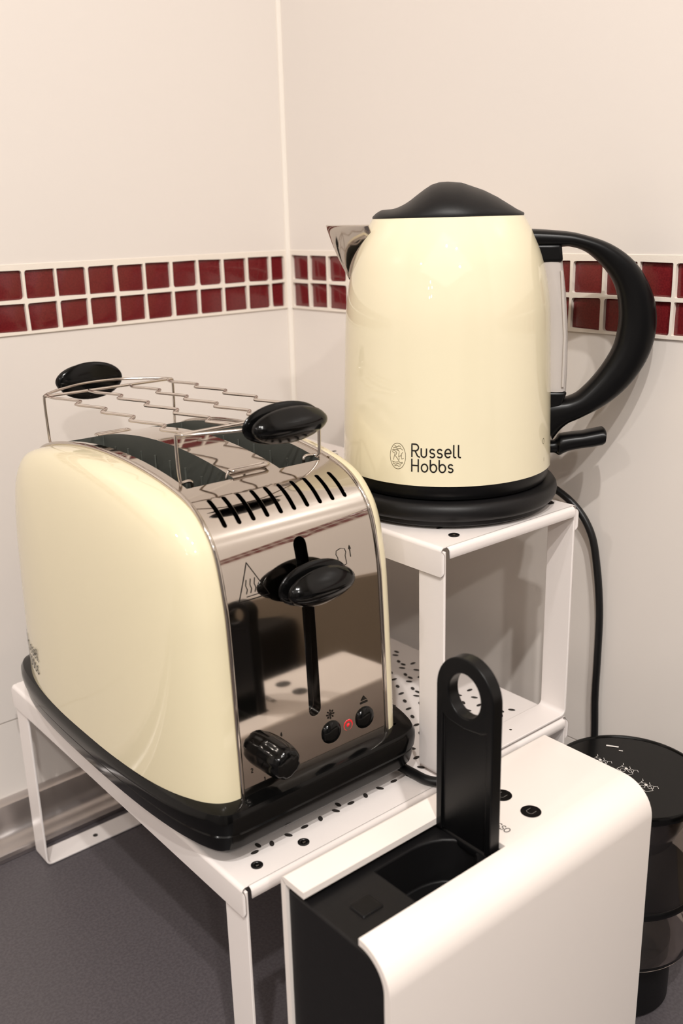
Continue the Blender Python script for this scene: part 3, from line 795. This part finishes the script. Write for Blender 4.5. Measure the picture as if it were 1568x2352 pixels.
# mains lead leaving the toaster, lying on the shelf in front of the upper shelf's leg
path = catmull([(0.118, 0.066, H + 0.012), (0.131, 0.046, H + 0.0088), (0.1385, 0.030, H + 0.0048), (0.1405, 0.017, H + 0.0040), (0.1410, 0.0085, H + 0.0040), (0.1430, 0.0030, H + 0.0040), (0.1465, -0.0020, H + 0.0038), (0.1500, -0.0070, H + 0.0005), (0.1540, -0.0110, H - 0.010), (0.158, -0.0130, H - 0.040), (0.165, -0.014, H - 0.09), (0.172, -0.013, 0.020), (0.185, -0.008, 0.0045), (0.215, 0.02, 0.0035), (0.24, 0.09, 0.0035), (0.25, 0.2, 0.0035)], 6)
MB().tube(path, 0.0030, 12).build('power_cord', M['cable'], toaster)

# ------------------------------------------------------------------ warming rack clipped on the toaster
rk = TK((0.079, 0.1735, 0.356))
rack = empty('warming_rack', (rk.x, rk.y, rk.z), 'chrome wire bun warming rack with two black oval grips, sitting on the toaster', 'rack')
zr = 0.3838; xa, xb = 0.0292, 0.1285; yn, yf = 0.0870, 0.2610; WR = 0.0010
mb = MB()
def bar(pts, r=WR, k=4): mb.tube(catmull(pts, k), r, 8)
# end frames: a straight rail and one bowed out to the grip
for ye, so_, yk in ((yn, -1, 0.0615), (yf, 1, 0.2855)):
    bar([(xa, ye, zr), (xa + 0.02, ye, zr), (0.079, ye, zr), (xb - 0.02, ye, zr), (xb, ye, zr)])
    bar([(xa, ye, zr), (xa + 0.005, ye + so_ * 0.006, zr + 0.0003), (xa + 0.018, ye + so_ * 0.014, zr + 0.001), (0.064, yk - so_ * 0.003, zr + 0.0015), (0.079, yk - so_ * 0.002, zr + 0.0018), (0.094, yk - so_ * 0.003, zr + 0.0015), (xb - 0.018, ye + so_ * 0.014, zr + 0.001), (xb - 0.005, ye + so_ * 0.006, zr + 0.0003), (xb, ye, zr)])
# wavy bars
for xm in (0.0345, 0.0645, 0.0935, 0.1240):
    pts = [(xm - 0.003 if xm < 0.08 else xm + 0.001, yf, zr)]
    y = yf - 0.010; per = 0.0365
    while y > yn + 0.012:
        pts += [(xm - 0.0030, y, zr), (xm + 0.0005, y - per * 0.30, zr), (xm + 0.0042, y - per * 0.64, zr), (xm + 0.0034, y - per * 0.76, zr), (xm - 0.0022, y - per * 0.92, zr)]
        y -= per
    pts = [p for p in pts if p[1] > yn + 0.004] + [(xm, yn, zr)]
    mb.tube(catmull(pts, 4), WR, 8)
# feet: each end is one bent wire, leg - slot - centre clip - slot - leg
for ye, s_ in ((yn, -1), (yf, 1)):
    zt_ = arch_z(ye)
    yi = ye - s_ * 0.003
    bar([(xa, ye, zr), (xa - 0.0002, ye, zr - 0.004), (xa, ye + s_ * 0.0, zr - 0.018), (xa + 0.0008, ye, zt_ + 0.0012), (xa + 0.003, yi, zt_ + 0.0008), (xa + 0.0095, yi, zt_ + 0.0004), (xa + 0.0105, yi, zt_ - 0.009), (0.050, yi, zt_ - 0.011), (0.0605, yi, zt_ - 0.009), (0.0618, yi, zt_ - 0.002), (0.0640, yi, zt_ + 0.0025)], k=5)
    bar([(0.0640, yi, zt_ + 0.0025), (0.075, yi - s_ * 0.0, zt_ + 0.0025), (0.0875, yi, zt_ + 0.0025), (0.0890, yi + s_ * 0.0022, zt_ + 0.0025), (0.0875, yi + s_ * 0.0042, zt_ + 0.0025), (0.075, yi + s_ * 0.0042, zt_ + 0.0025), (0.0650, yi + s_ * 0.0042, zt_ + 0.0025), (0.0640, yi + s_ * 0.0022, zt_ + 0.0025), (0.0640, yi, zt_ + 0.0025)], k=5)
    bar([(0.0875, yi, zt_ + 0.0025), (0.0950, yi, zt_ - 0.002), (0.0960, yi, zt_ - 0.010), (0.108, yi, zt_ - 0.011), (xb - 0.0105, yi, zt_ - 0.009), (xb - 0.0100, yi, zt_ + 0.0004), (xb - 0.003, yi, zt_ + 0.0008), (xb - 0.0008, ye, zt_ + 0.0012), (xb, ye, zr - 0.018), (xb + 0.0002, ye, zr - 0.004), (xb, ye, zr)], k=5)
mb.build('wire_frame', M['wire'], rack, xf=TK, smooth=60)
lens_knob('grip', rack, 0.0810, 0.0595, 0.3870, 0.0268, 0.0118, -1)
lens_knob('grip', rack, 0.0762, 0.2865, 0.3862, 0.0250, 0.0135, 1)

# ------------------------------------------------------------------ capsule coffee machine
KM = 0.89
def MK(v): return CAM + KM * (Vector(v) - CAM)
ZF = 0.4957 - 0.4957 / KM          # the worktop in this model's own scale
ZM = 0.1550; MX0, MX1, MXS = 0.0227, 0.2436, 0.1318; YL, YR = -0.0012, -0.0885
cm = empty('coffee_machine', (0.085, -0.080, 0.0), 'white shelled capsule coffee machine with raised black lever, in front of the shelves', 'coffee machine')
rl_, rr_ = 0.0030, 0.0215
pf = [(YL, ZF + 0.003), (YL, 0.02), (YL, 0.08), (YL, ZM - 0.03)] + [(YL - rl_ + rl_ * math.cos(math.radians(a)), ZM - rl_ + rl_ * math.sin(math.radians(a))) for a in (0, 30, 60, 90)]
pf += [(-0.0215, ZM), (-0.0440, ZM), (-0.0660, ZM)]
slot_i = (len(pf) - 3, len(pf) - 1)
pf += [(YR + rr_ + rr_ * math.cos(math.radians(a)), ZM - rr_ + rr_ * math.sin(math.radians(a))) for a in (90, 99, 108, 117, 126, 135, 144, 153, 162, 171, 180)]
pf += [(YR, 0.10), (YR, 0.06), (YR, 0.02), (YR, ZF + 0.003)]
xs = [MX0, MX0 + 0.03, MX0 + 0.07, MXS, 0.17, 0.21, MX1]
mb = MB(); vs = [(x, y, z) for x in xs for y, z in pf]; n = len(pf); fs = []
for i in range(len(xs) - 1):
    for j in range(n - 1):
        if i < 3 and slot_i[0] <= j < slot_i[1]: continue
        fs.append((i * n + j, i * n + j + 1, (i + 1) * n + j + 1, (i + 1) * n + j))
mb.add(vs, fs)
sh = mb.build('shell', M['shell'], cm, smooth=45, fix=False, xf=MK)
so = sh.modifiers.new('thick', 'SOLIDIFY'); so.thickness = 0.0036
# thickness must grow inwards
me = sh.data; cpt = sum((p.normal.z for p in me.polygons if abs(p.normal.z) > 0.9)); so.offset = -1 if cpt > 0 else 1
bevel(sh, 0.0007, 3, 50); sh.modifiers.new('wn', 'WEIGHTED_NORMAL').keep_sharp = True
# black inner body
q_ = rr_ - 0.0041
po = [(YL - 0.0041, 0.0400), (YL - 0.0041, 0.1470), (YR + rr_, 0.1470)] + [(YR + rr_ + q_ * math.cos(math.radians(a)), 0.1470 - q_ + q_ * math.sin(math.radians(a))) for a in (100, 115, 130, 145, 160, 175)] + [(YR + 0.0041, 0.0400)]
mb = MB().prism(po, lambda u, v, d: (d, u, v), 0.0243, 0.222)
bd = mb.build('brew_head', M['blackmatte'], None, smooth=30)
c = MB(); po = [(0.098 + 0.028 * math.cos(t), -0.0440 + 0.0190 * math.sin(t)) for t in [math.radians(q) for q in range(-90, 91, 15)]] + [(0.070, -0.0250), (0.070, -0.0630)]
c.prism(po, lambda u, v, d: (u, v, d), 0.118, 0.20)
cut(bd, c, 30)
cut(bd, MB().box(0.1262, 0.1365, -0.070, -0.018, 0.1395, 0.16), 30)
for v in bd.data.vertices: v.co = MK(v.co) - cm.location
bd.parent = cm; bevel(bd, 0.0012, 3, 50)
bevel(MB().box(0.040, 0.054, -0.050, -0.038, 0.1465, 0.1482).build('front_latch', M['blacksatin'], cm, xf=MK), 0.0008)
bevel(MB().box(0.120, 0.222, YR + 0.0045, YL - 0.0045, ZF + 0.0005, 0.0405).build('column', M['blackmatte'], cm, xf=MK), 0.002)
bevel(MB().box(0.0335, 0.119, YR + 0.0045, YL - 0.0045, ZF + 0.0005, ZF + 0.022).build('drip_tray', M['blacksatin'], cm, xf=MK), 0.002)
MB().lathe([(0.009, 0.018), (0.011, 0.040), (0.011, 0.041)], (0.075, -0.045, 0), 24).build('spout', M['blacksatin'], cm, xf=MK)
# lever plate with oval finger hole, standing up at the end of the slot
LY, LW = -0.0425, 0.0212
lx0, lx1 = 0.1215, 0.1295; ztop = 0.2685
R_ = LW; zc = 0.2430
out = [(LY + LW, 0.150)] + [(LY + R_ * math.cos(t), zc + 0.0225 * math.sin(t)) for t in [PI * k / 28 for k in range(29)]] + [(LY - LW, 0.150)]
hol = [(LY + 0.0118 * math.cos(t), 0.2430 + 0.0132 * math.sin(t)) for t in [2 * PI * k / 36 for k in range(36)]]
mb = MB().prism(out, lambda u, v, d: (d, u, v), lx0, lx1)
lv = mb.build('lever', M['blacksatin'], None, smooth=30)
c = MB().prism(hol, lambda u, v, d: (d, u, v), lx0 - 0.01, lx1 + 0.01)
cut(lv, c, 30)
# shallow recess on the face below the ring
rec = [(LY + 0.0165, 0.150), (LY + 0.0165, 0.2270), (LY + 0.0120, 0.2245), (LY, 0.2230), (LY - 0.0120, 0.2245), (LY - 0.0165, 0.2270), (LY - 0.0165, 0.150)]
c = MB().prism(rec, lambda u, v, d: (d, u, v), lx0 - 0.01, lx0 + 0.0016)
cut(lv, c, 30)
for v in lv.data.vertices: v.co = MK(v.co) - cm.location
lv.parent = cm; bevel(lv, 0.0018, 4, 50)
mb = MB().tube([(0.1285, -0.0665, 0.1455), (0.1285, -0.0210, 0.1455)], 0.0050, 20)
bevel(mb.build('lever_hinge', M['blacksatin'], lv, xf=MK), 0.001)
# touch buttons and the maker's name on the top
tm = lambda u, v: (u, v, ZM + 0.00015)
for by in (-0.0543, -0.0318):
    bt = MB(); disc(bt, 0.1680, by, 0.0062, 0.0062, tm, 0, 32)
    cup = lambda a, b: (0.1680 + a, by + b)
    ink(bt, [[(0.1680 + 0.0022, by + 0.0022), (0.1680 - 0.0014, by + 0.0022), (0.1680 - 0.0024, by + 0.0010), (0.1680 - 0.0024, by - 0.0010), (0.1680 - 0.0014, by - 0.0022), (0.1680 + 0.0022, by - 0.0022)]], 0.0003, lambda u, v: (u, v, ZM + 0.0003), 1)
    bt.build('touch_button', [M['blackgloss'], M['greyink']], cm, xf=MK, smooth=0, fix=False, merge=False)
nm = MB()
ink(nm, text('NESPRESSO', 0, 0, 0.0042, 1.05), 0.00055, lambda u, v: (0.1415 + v, -0.0315 - u, ZM + 0.0002), 0, 0.0006)
nm.build('printed_name', M['ink'], cm, xf=MK, smooth=0, fix=False, merge=False)
# round water tank nested behind, black lid with white pictograms
TX, TY, TR, TZ = 0.2395, -0.0725, 0.0475, 0.1590
mb = MB()
prof = [(0.001, 0.046), (0.040, 0.046), (0.0452, 0.048), (0.0460, 0.054), (0.0460, 0.100), (0.0460, TZ - 0.006), (0.0448, TZ - 0.006), (0.0448, 0.056), (0.0438, 0.050), (0.040, 0.048), (0.001, 0.048)]
mb.lathe(prof, (TX, TY, 0), 72)
tank = mb.build('water_tank', M['tank'], cm, smooth=50)
mb = MB().lathe([(0.0001, -0.0060), (0.0455, -0.0060), (TR, -0.0052), (TR + 0.0003, -0.0030), (TR, -0.0008), (TR - 0.0008, 0.0), (TR - 0.0020, 0.0), (TR - 0.0026, -0.0008), (0.0001, -0.0008)], (TX, TY, TZ), 96)
lm = lambda u, v: (TX + u, TY + v, TZ - 0.0006)
def picto(cx, cy, s, kind):
    q = lambda a, b: (cx + a * s, cy + b * s)
    st = [[q(-1, -0.6), q(0.6, -1.0), q(1.0, -0.2), q(0.4, 0.3), q(-0.2, 0.0)], [q(-1, -0.6), q(-0.9, 0.1), q(-0.4, 0.5)],
          [q(-0.2, 0.9), q(0.2, 0.5), q(0.6, 0.6), q(0.9, 0.9), q(1.2, 0.6)], [q(0.2, 0.5), q(0.1, 0.0), q(0.5, -0.2), q(0.8, 0.1), q(0.6, 0.6)],
          [q(-1.2, 1.0), q(-0.9, 0.7), q(-1.0, 0.4), q(-0.7, 0.3)], arc(cx - 0.3 * s, cy - 0.4 * s, 0.3 * s, 0.3 * s, 0, 360, 14)]
    return st
for k, (px_, py_) in enumerate([(0.000, 0.0205), (0.0035, 0.0035), (-0.0030, -0.0150), (-0.0230, 0.0)]):
    # written to be read from the front of the machine
    st = picto(0, 0, 0.0052, k)
    st = [[(px_ + b, py_ - a) for a, b in s] for s in st]
    ink(mb, st, 0.00028, lm, 1)
    disc(mb, px_ + 0.0012, py_ + 0.0012, 0.0010, 0.0010, lm, 1, 12)
ink(mb, [[(0.0190, 0.0290), (0.0225, 0.0235)]], 0.0016, lm, 1); ink(mb, [[(0.0195, 0.0200), (0.0205, 0.0185)]], 0.0009, lm, 1)
mb.build('tank_lid', [M['blackgloss'], M['whiteink']], tank, smooth=40, merge=False)
mb = MB().lathe([(0.0462, 0.0862), (0.0467, 0.0870), (0.0467, 0.0900), (0.0462, 0.0908)], (TX, TY, 0), 64)
mb.build('band', M['blacksatin'], tank, smooth=40)
mb = MB().lathe([(0.001, 0.108), (0.018, 0.110), (0.030, 0.120), (0.0365, 0.136), (0.0375, 0.146)], (TX, TY, 0), 48)
fn = mb.build('inner_cup', mat('grey_smoky_plastic', srgb(70, 66, 66), 0.15, metal=0.4), tank, smooth=60)
mb = MB().lathe([(0.030, 0.0003), (0.034, 0.003), (0.034, 0.0455), (0.012, 0.0458)], (TX, TY, 0), 48)
mb.build('tank_stand', M['blackmatte'], cm, smooth=40)

# ------------------------------------------------------------------ lamps that the enamel mirrors
def bulb_cluster(c, n, rad, power):
    for k in range(n):
        a = 2 * PI * k / n
        l = bpy.data.lights.new('pendant_bulb', 'POINT'); l.energy = power; l.shadow_soft_size = 0.022; l.color = (1, 0.9, 0.8)
        o = bpy.data.objects.new('pendant_bulb', l); COL.objects.link(o)
        o.location = (c[0] + rad * math.cos(a) * 0.5, c[1] + rad * math.cos(a) * 0.8, c[2] + rad * math.sin(a))
bulb_cluster((-1.5, -0.75, 1.02), 5, 0.13, 0.5)
